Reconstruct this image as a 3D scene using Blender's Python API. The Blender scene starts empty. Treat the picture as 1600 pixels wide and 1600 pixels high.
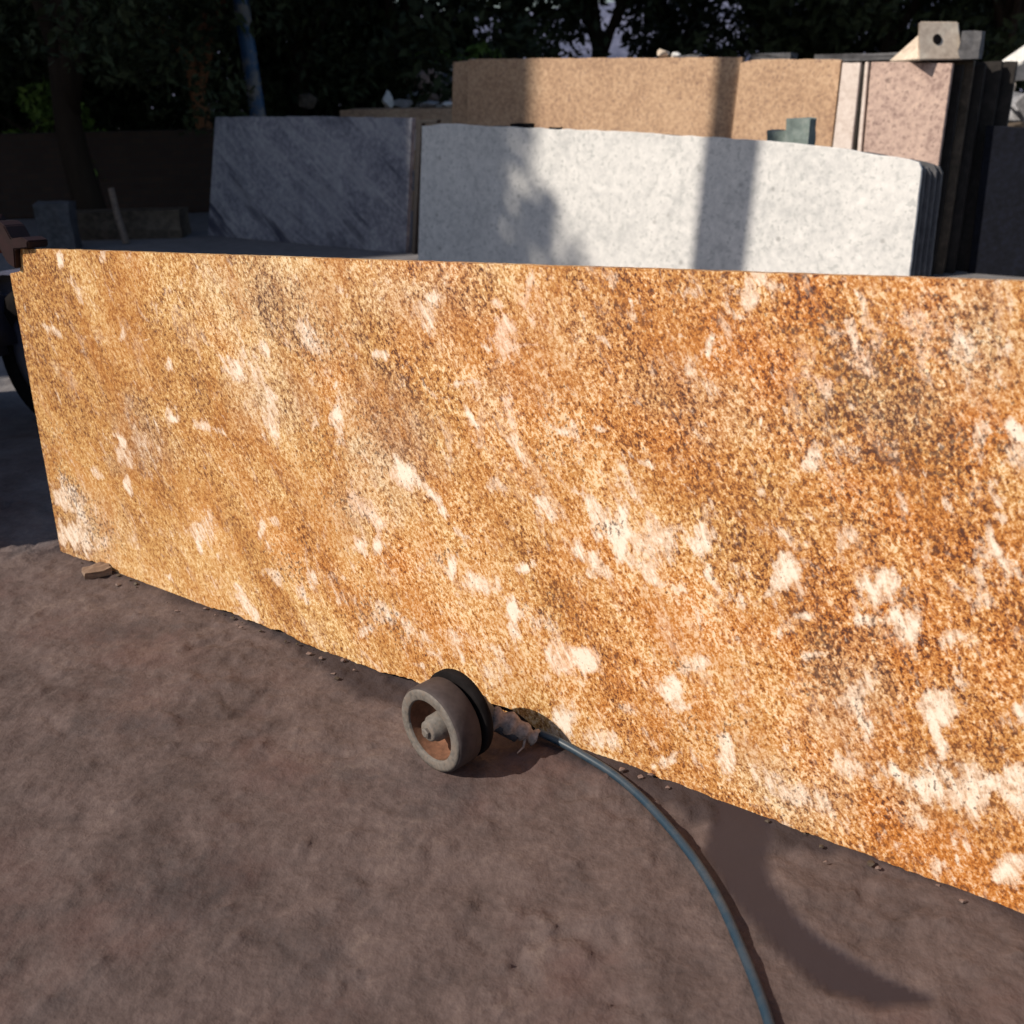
import bpy, bmesh, math, random
import numpy as np
from mathutils import Vector, Matrix
R_ = math.radians
scene = bpy.context.scene
C = scene.collection
# ------------------------------------------------------------------ camera
PITCH, ROLL, FPX, CH = math.atan(660/1575.), R_(1.0), 1575., 1.3
fw = Vector((0, math.cos(PITCH), -math.sin(PITCH)))
rt = Vector((1, 0, 0)); up = rt.cross(fw)
rt, up = rt*math.cos(ROLL)-up*math.sin(ROLL), up*math.cos(ROLL)+rt*math.sin(ROLL)
cd = bpy.data.cameras.new('camera'); cam = bpy.data.objects.new('camera', cd); C.objects.link(cam)
cam.matrix_world = Matrix(((rt.x, up.x, -fw.x, 0), (rt.y, up.y, -fw.y, 0), (rt.z, up.z, -fw.z, CH), (0, 0, 0, 1)))
cd.sensor_width = 36; cd.lens = 36*FPX/1600; cd.clip_start = .05; cd.clip_end = 2000
cd.dof.use_dof = True; cd.dof.focus_distance = 2.25; cd.dof.aperture_fstop = (cd.lens/1000)/.0085
scene.camera = cam
# ------------------------------------------------------------------ sun and sky
SUN_EL = R_(40); SU = Vector((.93, .37, 0)).normalized()       # SU: the way the light travels over the ground
w = bpy.data.worlds.new('World'); scene.world = w; w.use_nodes = True
nt = w.node_tree; bg = nt.nodes['Background']; sk = nt.nodes.new('ShaderNodeTexSky')
sk.sky_type = 'NISHITA'; sk.sun_disc = False; sk.sun_elevation = SUN_EL
sk.sun_rotation = math.atan2(-SU.x, -SU.y); sk.dust_density = 1.5
nt.links.new(sk.outputs[0], bg.inputs[0]); bg.inputs[1].default_value = .085
sl = bpy.data.lights.new('sun', 'SUN'); sl.energy = 4.8; sl.angle = R_(.53); sl.color = (1, .90, .76)
so = bpy.data.objects.new('sun', sl); C.objects.link(so)
sdir = Vector((SU.x*math.cos(SUN_EL), SU.y*math.cos(SUN_EL), -math.sin(SUN_EL)))
so.rotation_euler = sdir.to_track_quat('-Z', 'Y').to_euler()
scene.view_settings.view_transform = 'Standard'; scene.view_settings.look = 'None'
scene.view_settings.exposure = 0.10; scene.view_settings.gamma = 1
random.seed(4); rng = np.random.default_rng(7)

# ------------------------------------------------------------------ helpers
def prop(o, label=None, cat=None, group=None, kind=None):
    if label: o['label'] = label
    if cat: o['category'] = cat
    if group: o['group'] = group
    if kind: o['kind'] = kind
    return o
def empty(name, loc, label, cat, group=None):
    o = bpy.data.objects.new(name, None); C.objects.link(o); o.location = loc
    o.empty_display_size = .1
    return prop(o, label, cat, group)
def link(name, me, mat=None, parent=None, smooth=False):
    o = bpy.data.objects.new(name, me); C.objects.link(o)
    if mat: me.materials.append(mat)
    if smooth: me.polygons.foreach_set('use_smooth', [True]*len(me.polygons))
    if parent:
        o.parent = parent
        ancestors = Vector(parent.location); q = parent.parent
        while q: ancestors += Vector(q.location); q = q.parent
        me.transform(Matrix.Translation(-ancestors))
    return o
def bm_obj(name, bm, mat=None, parent=None, smooth=False):
    bmesh.ops.recalc_face_normals(bm, faces=bm.faces)
    me = bpy.data.meshes.new(name); bm.to_mesh(me); bm.free()
    return link(name, me, mat, parent, smooth)
def ray(x, y): return fw + rt*((x-800)/FPX) + up*((800-y)/FPX)
O = Vector((0, 0, CH))
def gnd(x, y, z=0.):                     # the ground point seen at a measured spot of the photograph
    d = ray(x, y); return O + d*((z-CH)/d.z)
A0, B0 = gnd(95, 862), gnd(1600, 1428)
D = (B0-A0).normalized()                 # all stacks run along this direction
N = Vector((D.y, -D.x, 0))               # towards the camera
def along(px, y0):                       # a point on the view line px at depth y0
    d = ray(px, 140); return Vector((d.x/d.y*y0, y0, 0))
class Plane:                             # upright plane, parallel to the row, leaning back by `lean`
    def __init__(s, p, lean=0., dirv=None):
        s.d = dirv or D; s.n0 = Vector((s.d.y, -s.d.x, 0)); l = R_(lean); s.p = p
        s.n = s.n0*math.cos(l)+Vector((0, 0, 1))*math.sin(l)
        s.u = s.d.cross(s.n)*-1
        if s.u.z < 0: s.u = -s.u
    def st(s, x, y):
        d = ray(x, y); q = O+d*((s.p-O).dot(s.n)/d.dot(s.n)) - s.p
        return (q.dot(s.d), q.dot(s.u))
    def w(s, a, b, k=0.): return s.p+s.d*a+s.u*b+s.n*k
    def drop(s, p1, p2):                 # extend the line p1->p2 down to the ground
        a, b = s.st(*p1), s.st(*p2)
        t = a[1]/(a[1]-b[1]); return (a[0]+(b[0]-a[0])*t, 0.)
# numpy value noise
def vnoise(x, y, seed=0):
    xi, yi = np.floor(x).astype(int), np.floor(y).astype(int); fx, fy = x-xi, y-yi
    fx, fy = fx*fx*(3-2*fx), fy*fy*(3-2*fy)
    def h(a, b):
        n = (a*374761393+b*668265263+seed*974711) & 0x7fffffff
        n = ((n ^ (n >> 13))*1274126177) & 0x7fffffff
        return ((n ^ (n >> 16)) & 0xffff)/65535.
    return (h(xi, yi)*(1-fx)+h(xi+1, yi)*fx)*(1-fy)+(h(xi, yi+1)*(1-fx)+h(xi+1, yi+1)*fx)*fy
def fbm(x, y, o=4, seed=0, g=.5):
    s, a, t = 0, 1, 0
    for i in range(o): s = s+a*vnoise(x*2**i+i*17.3, y*2**i-i*9.1, seed+i); t += a; a *= g
    return s/t
def n1(x, seed=0): return float(vnoise(np.array([x]), np.array([seed*3.7+.5]), seed)[0])
# ------------------------------------------------------------------ materials
class M:
    def __init__(s, name, rough=.8, spec=.3):
        s.m = bpy.data.materials.new(name); s.m.use_nodes = True; s.t = s.m.node_tree
        s.b = s.t.nodes['Principled BSDF']; s.b.inputs['Roughness'].default_value = rough
        s.b.inputs['Specular IOR Level'].default_value = spec
        s.co = s.t.nodes.new('ShaderNodeTexCoord').outputs['Object']
    def n(s, t, **k):
        n = s.t.nodes.new('ShaderNode'+t)
        for a, b in k.items(): setattr(n, a, b)
        return n
    def l(s, a, b): s.t.links.new(a, b)
    def mapping(s, scale=(1, 1, 1), rot=(0, 0, 0), loc=(0, 0, 0), src=None):
        m = s.n('Mapping'); m.inputs['Scale'].default_value = scale; m.inputs['Rotation'].default_value = rot
        m.inputs['Location'].default_value = loc; s.l(src or s.co, m.inputs[0]); return m.outputs[0]
    def flow(s, ang, stretch, loc=(0, 0, 0), flat=(1, 1, 1)):   # turn first, then stretch along the turned z
        return s.mapping(scale=(1, 1, stretch), loc=loc, src=s.mapping(rot=(0, R_(ang), 0), src=s.mapping(scale=flat)))
    def noise(s, scale, detail=4, rough=.55, vec=None, dist=0., out='Fac'):
        n = s.n('TexNoise'); n.inputs['Scale'].default_value = scale; n.inputs['Detail'].default_value = detail
        n.inputs['Roughness'].default_value = rough; n.inputs['Distortion'].default_value = dist
        s.l(vec or s.co, n.inputs['Vector']); return n.outputs[out]
    def voro(s, scale, vec=None, feature='F1', out='Distance'):
        n = s.n('TexVoronoi', feature=feature); n.inputs['Scale'].default_value = scale
        s.l(vec or s.co, n.inputs['Vector']); return n.outputs[out]
    def ramp(s, fac, stops, interp='LINEAR'):
        r = s.n('ValToRGB'); r.color_ramp.interpolation = interp; e = r.color_ramp.elements
        while len(e) < len(stops): e.new(.5)
        for q, (p, c) in zip(e, stops):
            q.position = p; q.color = (c, c, c, 1) if isinstance(c, (int, float)) else (*c, 1)
        s.l(fac, r.inputs[0]); return r.outputs[0]
    def mix(s, f, a, b, mode='MIX'):
        n = s.n('Mix', data_type='RGBA', blend_type=mode)
        for v, i in ((f, 0), (a, 6), (b, 7)):
            if isinstance(v, (int, float)): n.inputs[i].default_value = v
            elif isinstance(v, tuple): n.inputs[i].default_value = (*v, 1)
            else: s.l(v, n.inputs[i])
        return n.outputs[2]
    def math(s, op, a, b=0., c=0., clamp=False):
        n = s.n('Math', operation=op, use_clamp=clamp)
        for i, v in enumerate((a, b, c)):
            if isinstance(v, (int, float)): n.inputs[i].default_value = v
            else: s.l(v, n.inputs[i])
        return n.outputs[0]
    def attr(s, name, out='Fac'):
        n = s.n('Attribute'); n.attribute_name = name; return n.outputs[out]
    def base(s, c):
        if isinstance(c, tuple): s.b.inputs['Base Color'].default_value = (*c, 1)
        else: s.l(c, s.b.inputs['Base Color'])
        return s
    def bump(s, h, strength=.3, dist=.01):
        b = s.n('Bump'); b.inputs['Strength'].default_value = strength; b.inputs['Distance'].default_value = dist
        s.l(h, b.inputs['Height']); s.l(b.outputs[0], s.b.inputs['Normal']); return s
def stone(name, dark, mid, light, scale=40, big=3., speck=None, rough=.7, spots=0., vein=None, bump=.15):
    m = M(name, rough, .3)
    f = m.noise(scale, 5, .65); g = m.noise(big, 4, .6, dist=.6)
    v = m.math('ADD', m.math('MULTIPLY', f, .6), m.math('MULTIPLY', g, .4))
    c = m.ramp(v, [(.36, dark), (.5, mid), (.64, light)])
    if speck:
        c = m.mix(m.ramp(m.noise(scale*1.6, 2, .5, vec=m.mapping(loc=(3, 5, 1))), [(.34, .75), (.42, 0.)]), c, speck)
    if spots:
        c = m.mix(m.ramp(m.voro(spots, vec=m.mapping(loc=(1, 7, 2))), [(.05, .6), (.13, 0.)]), c, tuple(x*.35 for x in mid))
    if vein:
        q = m.flow(vein[0], vein[1], flat=(1.2, 0, 1))
        c = m.mix(m.ramp(m.noise(3.2, 6, .62, vec=q, dist=.7), [(.41, .95), (.49, 0.)]), c, vein[2])
        c = m.mix(m.ramp(m.noise(4.5, 6, .62, vec=q, dist=1.1), [(.52, 0.), (.60, .55), (.66, .1)]), c, light)
    # dust along faces
    c = m.mix(m.ramp(m.noise(1.3, 5, .7, vec=m.mapping(loc=(9, 2, 4))), [(.45, 0.), (.75, .35)]), c, light)
    m.base(c); m.bump(f, bump, .004); return m.m
def plain(name, c, rough=.7, spec=.3, metal=0., var=.35, scale=30, rust=None):
    m = M(name, rough, spec); m.b.inputs['Metallic'].default_value = metal
    col = m.mix(m.ramp(m.noise(scale, 5, .6), [(.3, 0.), (.7, 1.)]), tuple(x*(1-var) for x in c), tuple(min(1, x*(1+var)) for x in c))
    if rust: col = m.mix(m.ramp(m.noise(scale*.6, 6, .7, vec=m.mapping(loc=(2, 3, 4))), [(.48, 0.), (.6, .85)]), col, rust)
    m.base(col); m.bump(m.noise(scale*2, 3), .15, .003); return m.m

# gold granite: vertex attributes hold the big crystals, nodes the grain
def gold_material():
    m = M('gold_granite', .42, .35)
    flow = m.flow(34, .62)
    f1 = m.noise(140, 4, .64, vec=flow, dist=.3)
    f2 = m.noise(240, 3, .6, vec=m.mapping(loc=(4, 2, 9)))
    f3 = m.noise(30, 5, .62, vec=flow, dist=.6)
    cell = m.voro(170, vec=flow, out='Color')
    sep = m.n('SeparateColor'); m.l(cell, sep.inputs[0])
    g = m.math('ADD', m.math('MULTIPLY', f1, .50), m.math('MULTIPLY', f2, .26))
    g = m.math('ADD', g, m.math('ADD', m.math('MULTIPLY', sep.outputs[0], .08), m.math('MULTIPLY', f3, .20)))
    g = m.math('SUBTRACT', g, .5)
    g = m.math('ADD', m.math('MULTIPLY', g, m.math('MULTIPLY', m.attr('contrast'), 1.42)), .478)
    g = m.math('ADD', g, m.math('MULTIPLY', m.math('SUBTRACT', m.attr('tone'), .5), .11))
    gold = m.ramp(g, [(.33, (.11, .045, .024)), (.40, (.26, .112, .042)), (.46, (.43, .210, .070)), (.52, (.53, .290, .103)), (.58, (.66, .415, .180)), (.67, (.82, .62, .37))])
    rust = m.ramp(g, [(.33, (.085, .028, .018)), (.40, (.27, .082, .022)), (.46, (.47, .160, .034)), (.53, (.58, .235, .058)), (.59, (.69, .37, .17)), (.68, (.84, .61, .42))])
    grey = m.ramp(g, [(.33, (.075, .045, .035)), (.40, (.21, .13, .085)), (.48, (.40, .265, .165)), (.56, (.56, .41, .27)), (.67, (.76, .62, .46))])
    c = m.mix(m.attr('rust'), gold, rust); c = m.mix(m.attr('grey'), c, grey)
    # tawny stains soaking in along the flow
    st = m.ramp(m.noise(5.5, 7, .7, vec=flow, dist=1.0), [(.45, 0.), (.64, .6)])
    c = m.mix(st, c, m.mix(.7, c, (.46, .17, .035)))
    # cream feldspar
    e = m.math('MULTIPLY', m.math('SUBTRACT', m.noise(17, 7, .72, vec=flow, dist=1.1), .5), 2.1)
    fib = m.noise(70, 4, .7, vec=m.flow(28, .25, (3, 3, 3)), dist=.6)
    e2 = m.math('ADD', m.math('MULTIPLY', m.math('SUBTRACT', f2, .5), .6), m.math('MULTIPLY', m.math('SUBTRACT', fib, .5), 1.7))
    k = m.math('ADD', m.math('ADD', m.attr('cream'), e), e2)
    kf = m.ramp(k, [(.24, 0.), (.42, .32), (.56, .68), (.76, .92), (1., .96)])
    cr = m.ramp(m.math('ADD', m.math('MULTIPLY', fib, .45), m.math('MULTIPLY', f1, .55)), [(.34, (.40, .25, .16)), (.42, (.62, .43, .30)), (.51, (.76, .585, .45)), (.64, (.88, .76, .63))])
    cr = m.mix(m.attr('pink'), cr, m.mix(.6, cr, (.84, .50, .34)))
    cr = m.mix(m.ramp(k, [(.75, 0.), (1.15, .7)]), cr, (.90, .81, .70))
    c = m.mix(kf, c, cr)
    # scattered small cream crystals everywhere
    sm = m.noise(20, 7, .76, vec=m.flow(32, .5, (7, 1, 3)), dist=.9)
    c = m.mix(m.ramp(sm, [(.575, 0.), (.69, .8)]), c, cr)
    # pale wisps drawn out along the flow
    wi = m.noise(9, 8, .74, vec=m.flow(38, .38, (2, 8, 5)), dist=1.4)
    c = m.mix(m.ramp(wi, [(.56, 0.), (.74, .55)]), c, cr)
    # black mica
    mica = m.math('ADD', m.math('MULTIPLY', m.attr('mica'), .155), m.noise(120, 3, .6, vec=m.mapping(loc=(1, 6, 2), scale=(1, 1, .8))))
    c = m.mix(m.ramp(mica, [(.61, 0.), (.70, .78)]), c, (.085, .042, .032))
    m.base(c); m.bump(f1, .05, .002)
    m.l(m.ramp(f1, [(.3, .5), (.7, .36)]), m.b.inputs['Roughness'])
    return m.m
#GOLD
P = Plane(A0, 3.)
S1 = 3.25
pL = P.st(15, 425); pN = P.st(31, 418); pT = P.st(32, 388); pR = P.st(1600, 440)
def ellipses(L):
    # x, y in metres along and up the slab, half length, half width, angle, strength
    out = []
    for x, y, a, b, ang, s in L:
        s0 = P.st(x, y); e = math.radians(ang)
        s1 = P.st(x+math.cos(e)*a, y+math.sin(e)*a); s2 = P.st(x-math.sin(e)*b, y+math.cos(e)*b)
        out.append((s0, (s1[0]-s0[0], s1[1]-s0[1]), (s2[0]-s0[0], s2[1]-s0[1]), s))
    return out
CREAM = [(690, 780, 34, 9, 55, 1), (728, 838, 24, 11, 42, 1), (700, 880, 20, 14, 85, .9), (820, 895, 20, 13, -30, 1), (745, 915, 34, 18, 15, .7),
 (805, 970, 34, 12, 92, 1), (585, 850, 18, 6, 95, .9), (575, 800, 40, 14, 55, .6), (640, 740, 26, 20, 30, .8), (930, 785, 34, 11, 80, .8), (965, 830, 42, 24, 100, 1),
 (1020, 850, 50, 34, 20, .62), (1095, 860, 30, 14, 75, .8), (1000, 880, 70, 12, 30, .7), (920, 880, 45, 12, 42, .75), (1225, 905, 42, 16, 112, 1), (1205, 935, 20, 7, 120, .9),
 (1365, 910, 38, 24, 80, .85), (1318, 840, 30, 26, 30, .6), (1390, 975, 30, 24, 60, .85), (1350, 970, 24, 10, 10, .7), (1275, 1020, 22, 10, 0, .8), (1265, 965, 20, 8, 0, .8),
 (1062, 1085, 30, 24, 110, 1), (1075, 1045, 36, 16, 130, .7), (920, 1030, 26, 25, 0, 1), (870, 1030, 30, 26, 60, .75), (860, 990, 50, 16, 40, .45), (1330, 1090, 34, 22, 90, .65), (1345, 1140, 18, 11, 60, .85),
 (1480, 1100, 44, 28, 115, .85), (1470, 1150, 34, 10, 95, .8), (1430, 1225, 62, 30, 14, .9), (1510, 1240, 40, 42, 90, .9), (1585, 1230, 28, 40, 90, .85), (1590, 1360, 20, 30, 110, .95),
 (1130, 1170, 34, 26, 70, .75), (1250, 1240, 70, 22, 20, .55), (1320, 1200, 40, 16, 30, .6), (1460, 1300, 60, 14, 24, .5), (880, 1125, 24, 20, 60, .85), (870, 1150, 30, 8, 20, .7), (935, 1160, 30, 14, 20, .55), (1035, 1195, 20, 16, 0, .8),
 (1118, 545, 22, 6, 88, 1), (1165, 470, 26, 18, 70, .8), (1085, 460, 16, 10, 80, .7), (1215, 465, 20, 14, 60, .6), (1330, 480, 34, 10, 65, .8), (1320, 522, 18, 8, 60, .9), (1285, 600, 30, 18, 40, .7), (1350, 545, 60, 26, 20, .4), (1500, 545, 26, 22, 60, .6), (1590, 665, 24, 11, 20, 1), (1590, 700, 20, 26, 90, .6),
 (1520, 680, 14, 22, 0, .6), (1275, 712, 28, 11, 125, .7), (1320, 715, 26, 20, 0, .45), (1110, 600, 40, 26, 20, .35), (800, 525, 40, 22, 110, .7), (825, 460, 26, 9, 95, .6), (800, 615, 36, 18, 85, .6), (725, 605, 32, 6, -12, .7), (590, 553, 24, 7, 5, .8), (680, 500, 30, 16, 100, .4), (490, 530, 26, 18, 50, .65), (525, 655, 26, 7, 95, .8), (500, 672, 12, 9, 60, .8),
 (365, 572, 20, 14, 130, .7), (420, 640, 40, 20, 80, .6), (400, 590, 40, 24, 60, .45), (260, 565, 14, 5, 80, .8), (190, 690, 11, 6, 45, 1), (200, 710, 26, 14, 60, .6), (273, 655, 10, 5, 50, .9), (265, 645, 20, 14, 60, .5), (200, 760, 18, 5, 70, .7), (225, 700, 60, 18, 70, .35), (320, 830, 26, 20, 80, .6), (310, 852, 12, 5, 80, .9), (405, 825, 20, 6, 105, .7), (265, 903, 8, 6, 70, 1),
 (120, 790, 46, 16, 60, .75), (120, 840, 40, 18, 25, .8), (95, 780, 20, 10, 70, .8), (150, 740, 12, 8, 60, .6), (80, 520, 26, 5, 35, .5), (95, 400, 12, 5, 90, .9), (120, 450, 20, 6, 60, .5), (160, 400, 12, 5, 90, .7), (430, 905, 30, 8, 50, .7), (500, 840, 30, 10, 120, .3), (380, 940, 36, 12, 60, .6), (470, 925, 18, 10, 50, .6), (600, 960, 60, 10, 35, .6), (640, 990, 30, 16, 30, .55), (530, 930, 26, 6, 55, .5), (730, 1000, 40, 20, 20, .45), (780, 1040, 36, 22, 90, .45),
 (820, 720, 20, 12, 60, .55), (850, 790, 40, 14, 40, .65), (780, 760, 30, 14, 30, .4), (910, 680, 30, 8, 75, .4), (990, 760, 40, 14, 60, .4), (1180, 440, 20, 16, 0, .6), (1480, 985, 18, 22, 60, .7), (1540, 850, 26, 30, 120, .5), (1520, 930, 40, 20, 50, .5), (1550, 770, 40, 12, 60, .5), (1580, 900, 24, 20, 40, .5), (960, 440, 24, 10, 80, .5), (1430, 500, 40, 28, 20, .4), (1200, 830, 40, 16, 30, .4), (1100, 950, 20, 24, 60, .35), (1560, 1130, 20, 30, 60, .5), (1180, 780, 16, 26, 30, .35)]
MICA = [(1290, 1010, 22, 30, 20, 1), (1310, 1050, 34, 22, 0, 1), (1280, 1075, 26, 14, 0, .9), (1380, 975, 40, 26, 0, .7), (1330, 1120, 26, 50, 0, .6), (1230, 1260, 90, 40, 20, .5), (1130, 1130, 50, 20, 0, .6), (500, 530, 46, 50, 0, .7), (430, 470, 110, 70, 30, .55), (590, 690, 50, 90, -20, .6), (640, 640, 70, 90, 0, .4), (490, 680, 40, 60, 0, .5), (540, 790, 50, 30, 40, .6), (120, 790, 20, 70, -30, 1), (150, 830, 30, 40, -30, .8), (90, 690, 24, 24, 0, .6), (1380, 640, 130, 130, 0, .8), (1300, 520, 90, 80, 0, .6), (1500, 560, 110, 130, 0, .75), (1480, 720, 90, 60, 30, .9), (1560, 700, 30, 60, 0, .8), (1060, 480, 60, 50, 0, .4), (1350, 780, 100, 50, 20, .5), (880, 690, 60, 70, 30, .5), (880, 950, 60, 40, 0, .5), (700, 870, 40, 30, 0, .6), (450, 890, 60, 40, 40, .7), (600, 970, 80, 30, 35, .7), (970, 820, 30, 16, 0, .9), (1450, 1230, 120, 40, 10, .5), (1580, 1200, 30, 60, 0, .6), (1070, 1030, 40, 16, 0, .8), (1110, 870, 20, 26, 0, .6), (1230, 700, 60, 40, 0, .4)]
RUST = [(1150, 560, 90, 60, 20, .8), (1300, 680, 130, 60, 20, .7), (700, 440, 60, 24, 0, .5), (820, 620, 200, 170, 0, .35), (1180, 1000, 160, 90, 30, .65), (1000, 1080, 170, 60, 30, .7), (1100, 700, 120, 80, 30, .5), (1350, 750, 100, 60, 20, .8), (1430, 830, 150, 60, 40, .75), (1560, 660, 60, 60, 0, .8), (520, 560, 40, 70, 0, .4), (480, 880, 180, 60, 25, .5), (700, 1010, 120, 50, 20, .5), (1350, 1000, 250, 200, 0, .6), (1450, 1330, 200, 60, 22, .8), (100, 640, 70, 160, 0, .35), (860, 850, 120, 40, 20, .4), (600, 880, 80, 30, 10, .5), (1100, 1000, 200, 70, 10, .5), (1250, 460, 60, 40, 0, .6), (1500, 450, 100, 90, 0, .35), (650, 600, 80, 100, 0, .3)]
GREY = [(440, 470, 150, 90, 20, .55), (600, 690, 60, 110, -15, .7), (660, 470, 150, 60, 0, .45), (410, 620, 60, 80, -30, .7), (215, 690, 40, 60, -25, .8), (560, 780, 50, 60, -30, .5), (1100, 620, 140, 70, 20, .3), (1520, 510, 110, 90, 0, .5), (1330, 1090, 60, 110, 0, .6), (1400, 620, 120, 90, 0, .35), (870, 540, 90, 80, 0, .2), (780, 620, 60, 60, 0, .3), (130, 830, 70, 50, 30, .5), (1230, 1230, 120, 50, 20, .5), (1470, 1230, 130, 50, 15, .5)]
PINK = [(820, 480, 60, 70, 0, .6), (1250, 540, 60, 50, 0, .8), (1285, 590, 50, 30, 0, .8), (915, 1030, 50, 40, 0, .6), (800, 620, 50, 50, 0, .5), (580, 790, 60, 60, 0, .4), (1400, 540, 90, 50, 0, .5)]
CALM = [(330, 820, 300, 70, 30, .8), (120, 620, 90, 220, 0, .45), (250, 560, 150, 60, 20, .3), (240, 870, 200, 50, 20, .8)]
rsm = random.Random(31)
SMALL = []
while len(SMALL) < 300:
    x, y = rsm.uniform(60, 1640), rsm.uniform(400, 1420)
    if rsm.random() > .12+.7*(x/1600)+.25*(y/1400)-.12: continue
    a = rsm.uniform(3, 11)*(1 if rsm.random() < .85 else 1.7)
    SMALL.append((x, y, a*rsm.uniform(1, 1.8), a*rsm.uniform(.35, .8), rsm.gauss(55, 24), rsm.uniform(.25, .8)))
def build_gold():
    NX, NZ = 800, 270
    sx, tz = np.meshgrid(np.linspace(0, 1, NX), np.linspace(0, 1, NZ))
    # left edge, with the step where the corner is broken off
    top_of = lambda s: pT[1]+(pR[1]-pT[1])*(s-pT[0])/(pR[0]-pT[0])
    H = top_of(sx*S1)
    xs = sx*S1
    jb = .006*(fbm(xs*70, xs*0+5, 3, 15)-.4)+.009*fbm(xs*26, xs*0+3, 4, 5)+.010*np.maximum(0, fbm(xs*5, xs*0+8, 3, 9)-.58)*4 - .007
    jt = .0016*(fbm(xs*30, xs*0+1, 3, 2)-.5)
    z = (jb*(1-tz))+tz*(H+jt)
    zl = z
    stp = np.clip((zl-(pL[1]-.004))/.010, 0, 1)
    left = (pL[0]/pL[1])*np.minimum(zl, pL[1]) + stp*(pN[0]-pL[0]) + np.clip((zl-pN[1])/(pT[1]-pN[1]), 0, 1)*(pT[0]-pN[0])
    left = left + .003*(fbm(zl*25, zl*0, 3, 3)-.5)
    fade = np.clip(1-sx*S1/.25, 0, 1)
    X = sx*S1 + left*fade
    nv = NX*NZ
    a, b = X.ravel(), z.ravel()
    def field(L, warp=.02, soft=1.0, seed=0):
        wx = (fbm(a*9, b*9, 4, 20+seed)-.5)*warp*4; wz = (fbm(a*9+50, b*9, 4, 30+seed)-.5)*warp*4
        f = np.zeros(nv); rag = (fbm(a*34+b*13, b*22-a*9, 5, 70+seed, .62)-.5)*(2.6 if seed == 0 else 1.2)
        for c, e1, e2, s in ellipses(L):
            dx, dz = a+wx-c[0], b+wz-c[1]; det = e1[0]*e2[1]-e1[1]*e2[0]
            p = (dx*e2[1]-dz*e2[0])/det; q = (-dx*e1[1]+dz*e1[0])/det
            r = np.sqrt(p*p+q*q)+rag; f = np.maximum(f, s*np.clip((1.35-r)/(.7*soft), 0, 1))
        return f
    at = dict(cream=np.maximum(field(CREAM, .014, 1.3, 0), field(SMALL, .012, 1.3, 0)), mica=field(MICA, .03, 1.6, 1), rust=field(RUST, .05, 1.9, 2), grey=field(GREY, .04, 1.7, 3), pink=field(PINK, .03, 1.4, 4))
    th = R_(48); fu, fv = a*math.cos(th)-b*math.sin(th), a*math.sin(th)+b*math.cos(th)
    at['tone'] = np.clip(.5+(fbm(fu*2.4, fv*9, 5, 40)-.5)*2.4, 0, 1)
    at['rust'] = np.clip(.10*np.clip(a-.6, -1.2, 1)+at['rust']+(fbm(fu*4, fv*9, 4, 50)-.52)*1.1+.20*(a-.9), 0, 1)
    at['contrast'] = np.clip(1.12+.12*a-.5*field(CALM, .05, 1.8, 6), .5, 1.6)
    at['tone'] = at['tone']-.10*np.clip((a-1.2)/1.5, 0, 1)
    at['mica'] = at['mica']*(.6+.8*fbm(a*20, b*20, 3, 61))
    co = np.zeros((nv, 3)); co[:, 0] = a; co[:, 2] = b
    # back outline
    ring = [j for j in range(NX)] + [i*NX+NX-1 for i in range(1, NZ)] + [(NZ-1)*NX+j for j in range(NX-2, -1, -1)] + [i*NX for i in range(NZ-2, 0, -1)]
    back = co[ring].copy(); back[:, 1] = .022; mid = co[ring].copy(); mid[:, 1] = .0015
    idx = np.arange(nv).reshape(NZ, NX)
    F = np.stack([idx[:-1, :-1], idx[:-1, 1:], idx[1:, 1:], idx[1:, :-1]], -1).reshape(-1, 4).tolist()
    nr = len(ring); b0 = nv
    for k in range(nr):
        k2 = (k+1) % nr; F.append((ring[k], b0+k, b0+k2, ring[k2]))
    F.append(tuple(range(b0, b0+nr)))
    me = bpy.data.meshes.new('granite_slab'); me.from_pydata(np.vstack([co, back]).tolist(), [], F); me.update()
    for k, v in at.items():
        A = me.attributes.new(k, 'FLOAT', 'POINT'); A.data.foreach_set('value', np.concatenate([v, v[ring]]).astype(np.float32))
    bm = bmesh.new(); bm.from_mesh(me); bmesh.ops.recalc_face_normals(bm, faces=bm.faces); bm.to_mesh(me); bm.free()
    o = link('granite_slab', me, gold_material())
    o.matrix_world = Matrix(((P.d.x, -P.n.x, P.u.x, P.p.x), (P.d.y, -P.n.y, P.u.y, P.p.y), (P.d.z, -P.n.z, P.u.z, P.p.z), (0, 0, 0, 1)))
    prop(o, 'large golden orange granite slab with cream patches standing in front of everything', 'stone slab')
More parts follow.
